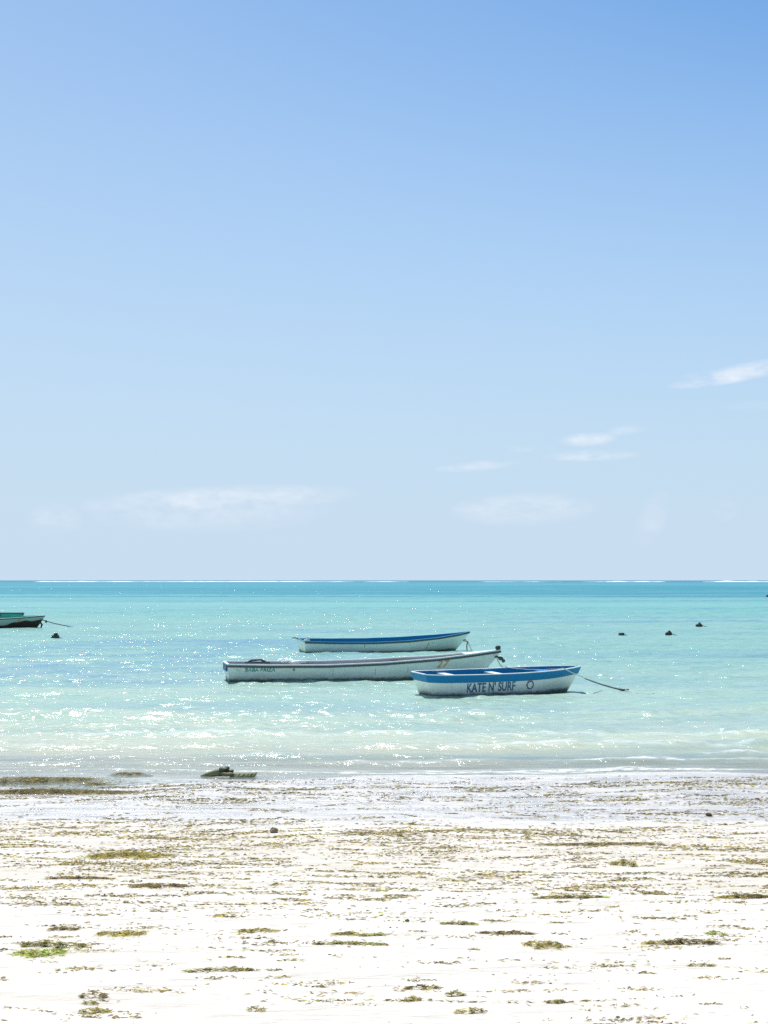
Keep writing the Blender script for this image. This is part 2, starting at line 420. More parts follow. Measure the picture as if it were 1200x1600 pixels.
def sea_z(x, y):
    i = int(np.argmin(np.abs(wy - y))); j = int(np.argmin(np.abs(u * (wy[i] + 4) - x))); return float(wz[i, j])

# white water breaking along the reef, just under the horizon
M_foam = plain('surf_foam', (.82, .84, .86), .9, .05, .3)
nx = 2600; fx = np.linspace(-1500, 1500, nx)
prof = [(-14, -.2), (-6, .55), (-2, 1.0), (2, .9), (7, .35), (16, -.2)]
hh = (fbm(fx * .012, fx * 0, 4, 3) - .36) * 3.4; hh = np.clip(hh, .0, 1.25) * (.42 + .58 * np.maximum(sstep(90, 220, fx), sstep(-440, -480, fx))) * (.55 + .9 * fbm(fx * .06, fx * 0 + 5, 3, 4))
vv = np.zeros((len(prof), nx, 3))
for k, (dy, hz) in enumerate(prof):
    jit = (vnoise(fx * .2, fx * 0 + k, 70 + k) - .5)
    vv[k, :, 0] = fx; vv[k, :, 1] = 2250 + 60 * fbm(fx * .003, fx * 0, 3, 8) + dy + jit * 3; vv[k, :, 2] = np.where(hz > 0, hh * hz * 1.7 * (1 + jit * .4) - .12, -.4)
surf = mesh_np('reef_surf', vv, grid_faces(len(prof), nx), M_foam)
tag(surf, 'white surf breaking in a thin line along the horizon', None, kind='structure')

# ================================================================ BOATS
class Hull:
    def __init__(s, L, B, zs, zk=-.28, tr=.8, pm=.42, pb=2.2, rake=.8, srake=.06, flare=.22, bowz=0., floor=.10, bow_w=.02, endround=0):
        s.__dict__.update(locals())
    def b(s, q):
        q = np.asarray(q, float)
        fr = np.clip((q - s.pm) / (1 - s.pm), 0, 1); aft = np.clip((s.pm - q) / s.pm, 0, 1)
        v = (1 - fr ** s.pb) * (1 - (1 - s.tr) * aft ** 2)
        if s.endround: v = v * (1 - .35 * np.clip(1 - q / .10, 0, 1) ** 2)
        return s.B / 2 * np.maximum(v, 0) + s.bow_w
    def sheer(s, q): return np.interp(q, [a for a, _ in s.zs], [b for _, b in s.zs]) if len(s.zs) > 3 else np.polyval(np.polyfit([a for a, _ in s.zs], [b for _, b in s.zs], 2), q)
    def keel(s, q):
        fr = np.clip((np.asarray(q, float) - .7) / .3, 0, 1); return s.zk + fr ** 2 * .12
    def P(s, q, t, side=-1, off=0.0, inner=0.0):
        q = np.asarray(q, float); t = np.asarray(t, float)
        z = s.keel(q) + (s.sheer(q) - s.keel(q)) * t
        hb = (1 - s.flare) * np.sqrt(np.maximum(1 - (1 - np.minimum(t / .34, 1)) ** 2, 0)) + s.flare * t
        wb = sstep(.55, 1.0, q); hb = hb * (1 - wb) + (t ** .75) * wb
        y = np.maximum(s.b(q) * hb - inner + off, 0.004) * side
        x = s.L * q - s.rake * (1 - t) ** 1.15 * sstep(.6, 1, q) + s.srake * (1 - t) * sstep(.25, 0, q)
        return np.stack(np.broadcast_arrays(x, y, z), -1)
    def tz(s, q, z): return (z - s.keel(q)) / (s.sheer(q) - s.keel(q))
    def skin(s, name, mat, parent, t0=0., t1=1., off=0., nq=60, ntt=14, transom=True, thick=None):
        xo = off
        """both sides and the transom as one shell"""
        q = 1 - (1 - np.linspace(0, 1, nq)) ** 1.3; q = np.linspace(0, 1, nq)
        t = np.linspace(t0, t1, ntt); Q, T = np.meshgrid(q, t, indexing='ij')
        a = s.P(Q, T, -1, off); b = s.P(Q, T, 1, off); a[0, :, 0] -= xo; b[0, :, 0] -= xo; a[-1, :, 0] += xo; b[-1, :, 0] += xo
        V = np.concatenate([a.reshape(-1, 3), b.reshape(-1, 3)]); n = nq * ntt
        F1 = grid_faces(nq, ntt); F2 = F1[:, ::-1] + n
        fs = [F1, F2]
        if transom:
            i = np.arange(ntt - 1); fs.append(np.stack([i, i + 1, n + i + 1, n + i], -1))
        i = (nq - 1) * ntt + np.arange(ntt - 1); fs.append(np.stack([i, n + i, n + i + 1, i + 1], -1))
        if t0 == 0:
            i = np.arange(nq - 1) * ntt; fs.append(np.stack([i, n + i, n + i + ntt, i + ntt], -1))
        o = mesh_np(name, V, np.concatenate(fs), mat, parent)
        o.data.polygons.foreach_set('use_smooth', np.full(len(o.data.polygons), True))
        md = o.modifiers.new('edges', 'EDGE_SPLIT'); md.split_angle = R(38)
        return o
    def lining(s, name, mat, parent, th=.04, nq=50, ntt=9):
        q = np.linspace(.012, .985, nq); t = np.linspace(0, 1, ntt); V = []
        for qq in q:
            tf = float(s.tz(qq, s.floor)); tt = tf + (1 - tf) * t
            row = s.P(np.full(ntt, qq), tt, -1, 0, th)
            row[:, 0] = row[:, 0]; V.append(row)
        V = np.array(V); W = V.copy(); W[..., 1] *= -1
        n = nq * ntt; F1 = grid_faces(nq, ntt)[:, ::-1]; F2 = grid_faces(nq, ntt) + n
        i = np.arange(nq - 1) * ntt; fl = np.stack([i + ntt, n + i + ntt, n + i, i], -1)
        j = np.arange(ntt - 1); e1 = np.stack([n + j, n + j + 1, j + 1, j], -1)
        return mesh_np(name, np.concatenate([V.reshape(-1, 3), W.reshape(-1, 3)]), np.concatenate([F1, F2, fl, e1]), mat, parent, smooth=False)
    def rail(s, name, mat, parent, z0, z1, out, inn, t=1.0, stern=True, q0=0., q1=1., nq=70):
        """a rail swept round the sheer: heights z0..z1 about the edge, from out to inn"""
        q = np.linspace(q0, q1, nq); m = MB()
        for side in (-1, 1):
            pc = s.P(q, np.full(nq, t), side); ring = []
            for k in range(nq):
                x, y, z = pc[k]
                yo = y + side * out; yi = side * max(abs(y) - inn, .003)
                ring += [(x, yo, z + z0), (x, yo, z + z1), (x, yi, z + z1), (x, yi, z + z0)]
            fs = []
            for k in range(nq - 1):
                for j in range(4):
                    j2 = (j + 1) % 4; f_ = (k * 4 + j, k * 4 + j2, (k + 1) * 4 + j2, (k + 1) * 4 + j); fs.append(f_ if side > 0 else f_[::-1])
            fs += [(0, 1, 2, 3), tuple((nq - 1) * 4 + j for j in (3, 2, 1, 0))]
            m.add(ring, fs)
        if stern:
            p = s.P(np.array([0.]), np.array([t]), 1)[0]; wd = 2 * (abs(p[1]) - inn * .9)
            m.box((p[0] - out / 2 + inn / 2, 0, p[2] + (z0 + z1) / 2 + .001), (out + inn, wd, abs(z1 - z0)))
        return m.build(name, mat, parent)
    def thwart(s, name, mat, parent, q, w=.24, z=None, th=.035):
        z = float(s.sheer(q)) - .10 if z is None else z
        t = float(s.tz(q, z)); hb = abs(float(s.P(q, t, 1)[1])) - .03; m = MB()
        m.box((s.L * q, 0, z), (w, 2 * hb, th)); return m.build(name, mat, parent)
    def decal_pts(s, pts, side=-1, off=.006):
        out = []
        for x, z in pts:
            q = x / s.L; t = float(s.tz(q, z)); out.append(s.P(q, t, side, off))
        return out
    def text(s, name, body, x0, z0, size, mat, parent, sx=1.0, shear=0.0, space=1.0, slope=0.0, bold=.0):
        cu = bpy.data.curves.new(name, 'FONT'); cu.body = body; cu.size = size; cu.shear = shear; cu.space_character = space; cu.offset = bold
        cu.resolution_u = 3
        ob = bpy.data.objects.new(name, cu); C.objects.link(ob)
        me = bpy.data.meshes.new_from_object(ob.evaluated_get(bpy.context.evaluated_depsgraph_get()))
        bpy.data.objects.remove(ob); bpy.data.curves.remove(cu)
        me.name = name
        for v in me.vertices:
            x = x0 + v.co.x * sx; z = z0 + v.co.y + (x - x0) * slope
            v.co = Vector(s.decal_pts([(x, z)])[0])
        me.materials.clear(); me.materials.append(mat)
        o = bpy.data.objects.new(name, me); C.objects.link(o); o.parent = parent; return o
    def ring(s, name, xc, zc, r0, r1, a0, a1, mat, parent, n=26):
        pts = []
        for k in range(n + 1):
            a = R(a0 + (a1 - a0) * k / n)
            wob = 1 + .02 * math.sin(2 * a)
            pts += [(xc + r0 * wob * math.cos(a), zc + r0 * wob * math.sin(a)), (xc + r1 * wob * math.cos(a), zc + r1 * wob * math.sin(a))]
        P_ = s.decal_pts(pts); m = MB(); m.add(P_, [(2 * k, 2 * k + 1, 2 * k + 3, 2 * k + 2) for k in range(n)]); return m.build(name, mat, parent)

def worn_paint(name, col, thr=.5, scale=18):
    m = Mat(name); n = m.noise(m.coords('Object', (1, 1, 1.4)), scale, 4, .7)
    n2 = m.noise(m.coords('Object'), 3.0, 3, .6)
    m.p.inputs['Base Color'].default_value = (*col, 1); m.p.inputs['Roughness'].default_value = .6
    al = m.rng(m.math('ADD', n, m.math('MULTIPLY', n2, .35)), thr + .17 + .13, thr + .17 - .02, 0, 1)
    m.l(al, m.p.inputs['Alpha']); return m.m

M_hullw = paint('weathered_white_paint', (.80, .88, .80), (.60, .60, .50), .45)  # hull whites: green tint stands in for light bounced off the water
M_hullg = paint('weathered_grey_white_paint', (.80, .87, .80), (.55, .56, .46), .5, wl=.12)
M_hullk = paint('chalky_white_paint', (.84, .88, .84), (.66, .66, .56), .4, stain=(.05, .065, .055), wl=.125)
M_hulll = paint('pale_green_paint', (.40, .55, .50), (.40, .36, .25), .5, waterline=False)
M_blue = paint('bright_blue_paint', (.001, .19, .42), (.008, .23, .46), .4, rough=.6, waterline=False, rust=False)
M_bluei = paint('blue_inner_paint', (.001, .21, .38), (.012, .25, .42), .5, waterline=False, rust=False)
M_navy = paint('dark_blue_paint', (.015, .07, .2), (.04, .1, .2), .5, waterline=False, rust=False)
M_wtrim = paint('white_trim_paint', (.72, .78, .80), (.5, .5, .46), .35, waterline=False, rust=False)
M_dark = plain('black_rubber_strip', (.08, .09, .10), .6, .3)
M_green = paint('sea_green_paint', (.05, .42, .33), (.1, .45, .38), .5, waterline=False, rust=False)
M_greyin = paint('grey_inner_paint', (.42, .43, .42), (.30, .29, .26), .6, waterline=False)
M_brown = plain('brown_antifouling_paint', (.055, .028, .022), .8, .5, 9)
M_letter = worn_paint('faded_blue_lettering', (.05, .13, .23), .58, 16)
M_lorange = worn_paint('faded_orange_paint', (.70, .32, .06), .52, 14)
M_lgreen = worn_paint('faded_green_lettering', (.02, .30, .24), .53, 20)
M_lgrey = worn_paint('faded_grey_lettering', (.16, .20, .20), .5, 20)
M_rope = plain('weathered_rope', (.10, .115, .09), .9, .4, 60)
M_ropel = plain('pale_rope', (.62, .64, .60), .9, .2, 60)
M_weedy = plain('weedy_float', (.04, .055, .048), .85, .5, 25)
M_wood = plain('grey_wood', (.26, .22, .17), .8, .4, 12)

def boat(name, px, py, yaw, heel, trim, label):
    p = at(px, py, 0.0)
    o = empty(name, p, (heel, trim, yaw)); o.rotation_mode = 'XYZ'
    tag(o, label, 'boat', 'boats moored in the shallow sea'); return o

# ---- near boat: blue top strake over a chalky white hull
k = boat('rowing_boat', 653, 1087.5, R(23), R(2.0), R(0), "small white rowing boat with wide bright blue top band reading KATE N' SURF")
K = Hull(4.42, 1.26, [(0, .545), (.1, .54), (.25, .54), (.4, .545), (.55, .555), (.7, .575), (.85, .60), (1, .63)], zk=-.24, tr=.80, pm=.46, pb=2.8, rake=.42, srake=.30, flare=.14, floor=.09, bow_w=.10, endround=1)
tb = .765
kh = K.skin('hull', M_hullk, k)
K.skin('top_band', M_blue, k, tb, .995, off=.012, ntt=5)
K.rail('gunwale', M_wtrim, k, -.004, .014, .020, .045)
K.lining('interior', M_bluei, k, .035)
for q_ in (.20, .50): K.thwart('thwart', M_wtrim, k, q_, .22, z=.47)
K.thwart('thwart', M_blue, k, .80, .30, z=.50)
K.text('lettering', "KATE N' SURF", .98, .125, .30, M_letter, kh, sx=.68, space=1.03, slope=.02, bold=.008)
K.ring('emblem', 2.70, .26, .075, .108, -200, 150, M_letter, k)
K.ring('emblem_arc', 2.695, .267, .085, .118, 60, 200, worn_paint('faded_orange_arc', (.45, .22, .10), .5, 14), kh)

# ---- middle boat: long, dark rub rail
m_ = boat('long_wooden_boat', 352, 1064, R(11), R(1.5), R(0), 'long grey-white wooden boat with a dark rub rail and faded orange 27 near its bow')
G = Hull(7.88, 1.45, [(0, .49), (.15, .47), (.35, .465), (.55, .51), (.75, .60), (.88, .69), (1, .79)], zk=-.25, tr=.74, pm=.38, pb=2.1, rake=.78, srake=.10, flare=.20, floor=.10, bow_w=.02)
gh = G.skin('hull', M_hullg, m_)
G.rail('rub_rail', M_dark, m_, -.07, -.014, .032, .0, stern=False)
G.rail('gunwale', M_wtrim, m_, -.010, .022, .022, .055)
G.lining('interior', M_greyin, m_, .04)
mb = MB(); p0 = G.P(0., 1., 1); mb.box((-.012, 0, .39), (.022, .92, .19)); mb.build('transom_panel', M_navy, m_)
for q_ in (.16, .30, .62): G.thwart('thwart', M_wood, m_, q_, .26)
mb = MB()                                                             # small foredeck
qq = np.linspace(.86, .995, 10); a_ = G.P(qq, np.ones(10), -1); b_ = G.P(qq, np.ones(10), 1)
mb.add([(*p[:2], p[2] + .026) for p in a_] + [(*p[:2], p[2] + .026) for p in b_], [(i, i + 1, 11 + i, 10 + i) for i in range(9)])
mb.add([(*p[:2], p[2] - .01) for p in a_] + [(*p[:2], p[2] - .01) for p in b_], [(i, 10 + i, 11 + i, i + 1) for i in range(9)])
mb.build('foredeck', M_wtrim, m_)
mb = MB(); e = G.P(1., 1., 1); mb.blob((e[0] - .08, 0, e[2] + .07), (.085, .06, .06), 3, .3); mb.tube([(e[0] - .08, 0, e[2] - .02), (e[0] - .08, 0, e[2] + .08)], .035); mb.build('mooring_post', M_weedy, m_, True)
mb = MB(); mb.tube([(.6, .1, .49), (.75, .1, .56), (1.0, .1, .57), (1.15, .1, .50)], .03); mb.box((.9, .1, .50), (.7, .09, .04), .0); mb.build('gear', M_dark, m_)
mb = MB(); mb.blob((1.92, -.30, .53), (.2, .10, .045), 8, .4); mb.tube([(1.55, -.1, .52), (1.75, -.3, .56), (2.2, -.35, .53)], .025); mb.build('folded_cloth', M_wtrim, m_, True)
G.text('name_lettering', 'BABA FAIZA', .46, .30, .15, M_lgreen, gh, sx=.98, shear=.2, space=1.05, bold=.004)
G.text('small_mark', 'TA', .22, .31, .085, M_lgrey, gh)
G.ring('small_mark', 1.82, .345, .0, .035, 0, 360, M_lgrey, gh)
G.text('number', '27', 5.98, .34, .29, M_lorange, gh, sx=1.0, shear=.0, space=1.3, bold=.008)
G.ring('drain_plug', .92, .105, 0, .016, 0, 360, plain('bright_plug', (.9, .9, .9), .3, .05), gh)
G.ring('drain_plug', 4.25, .12, 0, .02, 0, 360, bpy.data.materials['bright_plug'], gh)
# plank butts and old drips
for i, x_ in enumerate((2.9, 4.1, 5.05, 6.9)):
    P_ = G.decal_pts([(x_, .36), (x_ + .012, .36), (x_ + .012, .12 + .05 * i), (x_, .12 + .05 * i)], off=.004); mb = MB(); mb.add(P_, [(0, 1, 2, 3)]); mb.build('seam', M_lgrey, gh)

# ---- back boat: blue inside
b0 = boat('blue_lined_boat', 470, 1019.5, R(17), R(4.0), R(0), 'white boat with blue inside lying farthest out behind the long boat')
Bk = Hull(6.9, 1.45, [(0, .47), (.2, .44), (.4, .43), (.6, .47), (.8, .57), (.92, .66), (1, .74)], zk=-.25, tr=.78, pm=.42, pb=2.2, rake=.70, srake=.10, flare=.18, floor=.10, bow_w=.02)
bh = Bk.skin('hull', M_hullw, b0)
Bk.rail('rub_rail', M_dark, b0, -.06, -.004, .028, .0, stern=False)
Bk.rail('gunwale', M_bluei, b0, -.002, .020, .020, .05)
Bk.lining('interior', M_bluei, b0, .035)
for q_ in (.22, .5, .74): Bk.thwart('thwart', M_bluei, b0, q_, .25, z=float(Bk.sheer(q_)) - .16)
mb = MB(); mb.box((.10, -.52, .50), (.22, .12, .10)); mb.blob((.16, -.5, .60), (.08, .06, .07), 5); mb.build('stern_block', M_wtrim, b0)
mb = MB(); mb.tube([(0, .45, .49), (-.12, .52, .52), (-.2, .56, .50)], .025); mb.build('cleat', M_dark, b0)
for x_, z_ in ((5.05, .10), (2.35, .24)):
    P_ = Bk.decal_pts([(x_, .38), (x_ + .022, .38), (x_ - .06 * (x_ > 4) + .018, z_), (x_ - .06 * (x_ > 4), z_)], off=.005); mb = MB(); mb.add(P_, [(0, 1, 2, 3)]); mb.build('seam', M_dark, bh)

# ---- left boat, cut by the frame
pb_ = at(52, 981, 0.0)
l0 = empty('fishing_boat', (pb_.x - 6.6, pb_.y - .35, 0), (R(5), 0, R(3)))
tag(l0, 'pale green fishing boat with dark brown bottom, at the far left', 'boat', 'boats moored in the shallow sea')
Lb = Hull(7.3, 1.6, [(0, .62), (.3, .56), (.6, .58), (.8, .64), (.93, .69), (1, .72)], zk=-.3, tr=.8, pm=.42, pb=2.2, rake=.62, srake=.1, flare=.18, floor=.12, bow_w=.02)
lh = Lb.skin('hull', M_hulll, l0)
def band(h, name, mat, parent, top, nq=50):
    q = np.linspace(0, 1, nq); V = []
    for side in (-1, 1):
        for qq in q:
            t1 = float(h.tz(qq, top(qq))); V.append(h.P(np.full(5, qq), np.linspace(0, t1, 5), side, .008))
    V = np.array(V).reshape(-1, 3); n = nq * 5
    return mesh_np(name, V, np.concatenate([grid_faces(nq, 5), grid_faces(nq, 5)[:, ::-1] + n]), mat, parent)
band(Lb, 'bottom_paint', M_brown, lh, lambda q: .16 + .28 * float(sstep(.62, .86, q)) + .03 * math.sin(q * 60))
Lb.rail('rub_rail', M_dark, l0, -.05, .01, .03, .0)
Lb.rail('gunwale', M_wtrim, l0, .011, .025, .02, .045)
Lb.lining('interior', M_green, l0, .04)
mb = MB(); mb.box((3.0, .60, .80), (6.0, .05, .07)); [mb.box((x_, .60, .70), (.06, .05, .16)) for x_ in (.3, 1.7, 3.2, 4.6, 5.9)]; mb.build('wash_board', M_dark, l0)
mb = MB(); mb.box((3.0, .602, .69), (5.95, .03, .15)); mb.build('side_board', M_green, l0)
for q_ in (.3, .6): Lb.thwart('thwart', M_wood, l0, q_)
P_ = Lb.decal_pts([(5.83, .56), (6.02, .56), (5.96, .36), (5.84, .40)]); mb = MB(); mb.add(P_, [(0, 1, 2, 3)]); mb.build('paint_patch', M_lorange, lh)

# ================================================================ ROPES
bpy.context.view_layer.update()
def rope(name, pts, r, mat, label, sag=0.0, n=14, parts=()):
    P_ = []
    for a, b in zip(pts[:-1], pts[1:]):
        a = Vector(a); b = Vector(b)
        for i in range(n + (b == Vector(pts[-1]))):
            t = i / n; p = a.lerp(b, t); p.z -= sag * 4 * t * (1 - t) * (b - a).length; P_.append(p)
    P_ = [p + Vector((0, 0, .004 * math.sin(i * 1.9))) for i, p in enumerate(P_)]
    m = MB(); m.tube(P_, r, 6); o = m.build(name, mat, None, True)
    tag(o, label, 'rope', 'mooring ropes'); return o
mw = lambda o, p: o.matrix_world @ Vector(p)
# back boat to the post of the long boat
s1 = at(726, 1000.5, D=at(732, 1018, 0.0).y - .1); post = mw(m_, (G.L - .12, 0, .84))
r1 = rope('mooring_rope', [s1, s1 + Vector((.12, -.1, -.04)), post], .018, M_rope, 'dark rope running from the blue-lined boat to the post of the long boat', .03)
m = MB(); j = s1.lerp(post, .12); j.z -= .03; m.blob(s1, (.07, .05, .05), 2); m.tube([s1, j], .024); m.tube([j, j + Vector((-.03, 0, -.14)), j + Vector((-.02, 0, -.33))], .022); m.build('knot', M_rope, r1, True)
# long boat to the blue-banded boat
s2 = at(776, 1026.5, D=mw(m_, (G.L - .35, 0, 0)).y); e2 = mw(k, (K.L * .62, float(K.P(.62, 1., 1)[1]), float(K.sheer(.62)) + .02))
r2 = rope('mooring_rope', [s2, e2], .017, M_rope, "knotted dark rope from the long boat's bow into the KATE N' SURF boat", .02)
m = MB(); m.blob(s2, (.06, .04, .035), 5); m.blob(s2 + Vector((.12, -.05, -.04)), (.07, .05, .06), 6); m.blob(s2 + Vector((.19, -.08, -.11)), (.05, .04, .05), 7); m.tube([s2, s2 + Vector((.12, -.05, -.04)), s2 + Vector((.19, -.08, -.11))], .03); m.build('knot', M_rope, r2, True)
# blue-banded boat to its sunken mooring
ga = mw(k, (K.L * .615, float(K.P(.60, 1., 1)[1]) - .05, float(K.sheer(.6)) + .02))
gb = mw(k, (K.L * .835, float(K.P(.835, 1., -1)[1]) - .03, float(K.sheer(.835)) + .035))
D1 = at(975, 1079, 0.0)
r3 = rope('mooring_rope', [ga, gb, D1 + Vector((0, 0, .03)), at(1022, 1083.5, 0.02)], .011, M_ropel, "pale rope over the blue gunwale running right into the water", .03)
m = MB(); pts = [gb.lerp(D1, t) - Vector((0, 0, .03 * 4 * t * (1 - t) * (D1 - gb).length)) for t in (.35, .5, .65, .8, .93, 1.0)]; m.tube(pts, [.013, .013, .014, .014, .017, .025]); m.tube([pts[-2], D1 + Vector((.12, 0, .02))], .022); m.build('weedy_length', M_rope, r3, True)
# left boat
s4 = at(64, 968, D=pb_.y - .2); e4 = at(114, 979.5, 0.02)
r4 = rope('mooring_rope', [s4, e4], .028, M_rope, 'dark mooring line off the bow of the far left boat', .02)
m = MB(); m.tube([s4, s4 + Vector((-.04, 0, -.15)), s4 + Vector((.06, 0, -.3)), s4 + Vector((.0, 0, -.52))], [.04, .05, .06, .05]); m.blob(s4 + Vector((.3, 0, -.12)), (.06, .04, .09), 4); m.build('hanging_end', M_weedy, r4, True)

# ================================================================ FLOATS
def flt(px, py, w, h, seed, label, kind=0, mat=M_weedy):
    p = at(px, py, 0.0); o = empty('mooring_float', p); tag(o, label, 'float', 'mooring floats out on the water')
    m = MB()
    m.blob((0, 0, h * .25), (w * .5, w * .4, h * .6), seed, .45, 16, 10)
    if kind == 1: m.blob((w * .08, 0, h * .7), (w * .22, w * .2, h * .42), seed + 3, .4)
    if kind == 2: m.box((0, 0, h * .35), (w * .8, w * .6, h * .95), .3)
    m.build('buoy', mat, o, True)
    m = MB(); m.tube([(w * .2, 0, h * .2), (w * .5, -.05, .05), (w * 1.0, -.1, .0), (w * 1.4, -.15, -.03)], .02, 5); m.build('line', M_rope, o, True)
    return o
flt(86, 998, .42, .26, 2, 'dark weedy float near the bow rope of the far left boat', 1)
flt(971, 993, .30, .17, 5, 'small grey-green boxy float, left one of the three right of the boats', 2, plain('grey_float', (.07, .10, .09), .8, .4))
flt(1045, 992.5, .36, .22, 7, 'black peaked float with a trailing line, middle one of the three floats', 1)
flt(1092, 979, .42, .22, 9, 'black float farthest out and rightmost of the three floats', 1)
flt(1199, 932.5, .5, .32, 12, 'dark float at the right edge, close under the deep turquoise band', 1)

# ================================================================ DRIFTWOOD
dw = at(362, 1211, 0.02); dw.z = .01
d0 = empty('driftwood', dw, (0, 0, R(-4))); tag(d0, 'algae-covered driftwood slab with a dark knob lying at the water edge', 'driftwood')
M_alga = plain('algae_on_wood', (.19, .20, .10), .85, .5, 22); M_knob = plain('dark_wet_stump', (.06, .075, .045), .7, .5, 25)
m = MB(); n_ = 18
top = []
for i in range(n_):
    t = i / (n_ - 1); x = -.03 + .37 * t; z = .022 + .022 * t + .005 * math.sin(7 * t); wd = .09 + .012 * math.sin(5 * t) - .02 * t
    jj = .006 * math.sin(i * 2.3); th = .06 + .01 * math.cos(i * 1.3)
    top += [(x, -wd, z - th), (x + .015, -wd - .012, z - th * .5 - jj), (x + .02, -wd * .8, z + jj), (x + .03, 0, z + .012), (x + .02, wd * .8, z + .004 - jj), (x + .01, wd, z - th * .5), (x, wd * .9, z - th)]
fs = []
for i in range(n_ - 1):
    for j in range(7): fs.append((i * 7 + j, i * 7 + (j + 1) % 7, (i + 1) * 7 + (j + 1) % 7, (i + 1) * 7 + j))
fs += [(6, 5, 4, 3, 2, 1, 0), tuple((n_ - 1) * 7 + j for j in range(7))]
m.add(top, fs); m.build('slab', M_alga, d0)
m = MB(); m.blob((-.11, 0, .075), (.075, .07, .055), 5, .6, 18, 12); m.blob((-.04, .02, .055), (.07, .06, .03), 8, .5); m.build('knob', M_knob, d0, True)
m = MB(); m.tube([(-.12, 0, .05), (-.22, -.02, .04), (-.33, .0, .012), (-.45, .03, -.02)], [.055, .05, .04, .02], 9); m.blob((-.05, -.08, .03), (.1, .05, .03), 4, .5); m.build('branch', M_alga, d0, True)

# ================================================================ SEAWEED
def mat_weed():
    m = Mat('cast_up_seaweed'); a = m.attr('tint'); m.l(a.outputs['Color'], m.p.inputs['Base Color'])
    m.p.inputs['Roughness'].default_value = .6
    tr = m.n('ShaderNodeBsdfTranslucent'); m.l(m.mix(1.0, a.outputs['Color'], (1.0, .95, .6), 'MULTIPLY'), tr.inputs['Color'])
    ms = m.n('ShaderNodeMixShader'); ms.inputs[0].default_value = .56
    m.l(m.p.outputs[0], ms.inputs[1]); m.l(tr.outputs[0], ms.inputs[2]); m.l(ms.outputs[0], m.out.inputs['Surface']); return m.m
M_weed = mat_weed()
PAL = np.array([1.15, 1.14, 1.12]) * np.array([[.24, .19, .11], [.32, .25, .13], [.19, .17, .12], [.36, .31, .14], [.44, .40, .15], [.34, .38, .14], [.23, .18, .16], [.46, .38, .20], [.26, .27, .19], [.50, .66, .22], [.60, .50, .20]])
def blades(cx, cy, cz, ln, wd, head, lift, col, origin=(0, 0, 0)):
    n = len(cx); S = 5; s = np.linspace(-.5, .5, S)[None, :]
    bend = rng.normal(0, 1.1, n)[:, None]
    a = head[:, None] + bend * s
    dx = np.cumsum(np.cos(a), 1) / S * ln[:, None]; dy = np.cumsum(np.sin(a), 1) / S * ln[:, None]
    dx -= dx.mean(1, keepdims=True); dy -= dy.mean(1, keepdims=True)
    hz = lift[:, None] * (.5 + .5 * np.sin(rng.uniform(0, 6.28, n)[:, None] + s * rng.uniform(2, 7, n)[:, None]))
    wv = wd[:, None] * np.array([[.35, .9, 1.0, .85, .25]]) * .5
    nx_, ny_ = -np.sin(a), np.cos(a); tw = rng.normal(0, .8, n)[:, None] * (1 + s)
    ox, oy, oz = nx_ * wv * np.cos(tw), ny_ * wv * np.cos(tw), wv * np.sin(tw)
    px = cx[:, None] + dx; py = cy[:, None] + dy
    g = cz[:, None] + hz + wd[:, None] * .25
    A = np.stack([px - ox, py - oy, g - oz], -1); B = np.stack([px + ox, py + oy, g + oz], -1)
    V = np.stack([A, B], 2).reshape(n, S * 2, 3) - np.array(origin)
    base = (np.arange(n) * S * 2)[:, None, None]
    q = np.array([[0, 1, 3, 2], [2, 3, 5, 4], [4, 5, 7, 6], [6, 7, 9, 8]])[None]
    Fc = (base + q).reshape(-1, 4)
    Cc = np.repeat(np.concatenate([col, np.ones((n, 1))], 1), S * 2, 0)
    return V.reshape(-1, 3), Fc, Cc
def tint(n, w):
    w = np.array(w, float); w /= w.sum(); c = PAL[rng.choice(len(PAL), n, p=w)]
    return np.clip(c * rng.uniform(.65, 1.35, (n, 1)), 0, 1)
W_DRY = [3, 4, 1.5, 3, 2, 1.2, 2, 2, 2, .4, 1]
W_WET = [3, 2, 4, 1, .6, .4, 2, .5, 4, .1, .1]

# scattered litter nobody could count
cxs, cys, sz, typ = [], [], [], []
def density(x, y):
    st = fbm(x * .55 + 3, y * 2.6, 4, 101)            # streaks along the shore
    st2 = fbm(x * 1.8, y * 5.0, 3, 131)
    zone = np.interp(y, [4, 9, 11.5, 12.6, 13.2, 15.5, 17.6, 18.3, 19.2, 20.4, 21.2, 22.8, 23.3, 23.8],
                     [.14, .17, .22, .34, .58, .85, .95, .55, .30, .38, .85, .95, .6, 0])
    return zone * (.12 + 1.5 * sstep(.46, .66, st)) * (.18 + 1.7 * sstep(.42, .68, st2))
NT = 130000
yy_ = np.sqrt(rng.uniform(4.5 ** 2, 23.8 ** 2, NT)); xx_ = rng.uniform(-.40, .40, NT) * (yy_ + 2)
keep = rng.uniform(0, 1, NT) < density(xx_, yy_) * .27
xx_, yy_ = xx_[keep], yy_[keep]
big = rng.uniform(0, 1, len(xx_)) ** 3.0
cnt = 1 + (big * 8).astype(int)
ci = np.repeat(np.arange(len(xx_)), cnt); n = len(ci)
spread = .010 + .07 * big[ci]
cx = xx_[ci] + rng.normal(0, 1, n) * spread * 2.6; cy = yy_[ci] + rng.normal(0, 1, n) * spread * .55
tid = ci.copy(); bg_ = big[ci]
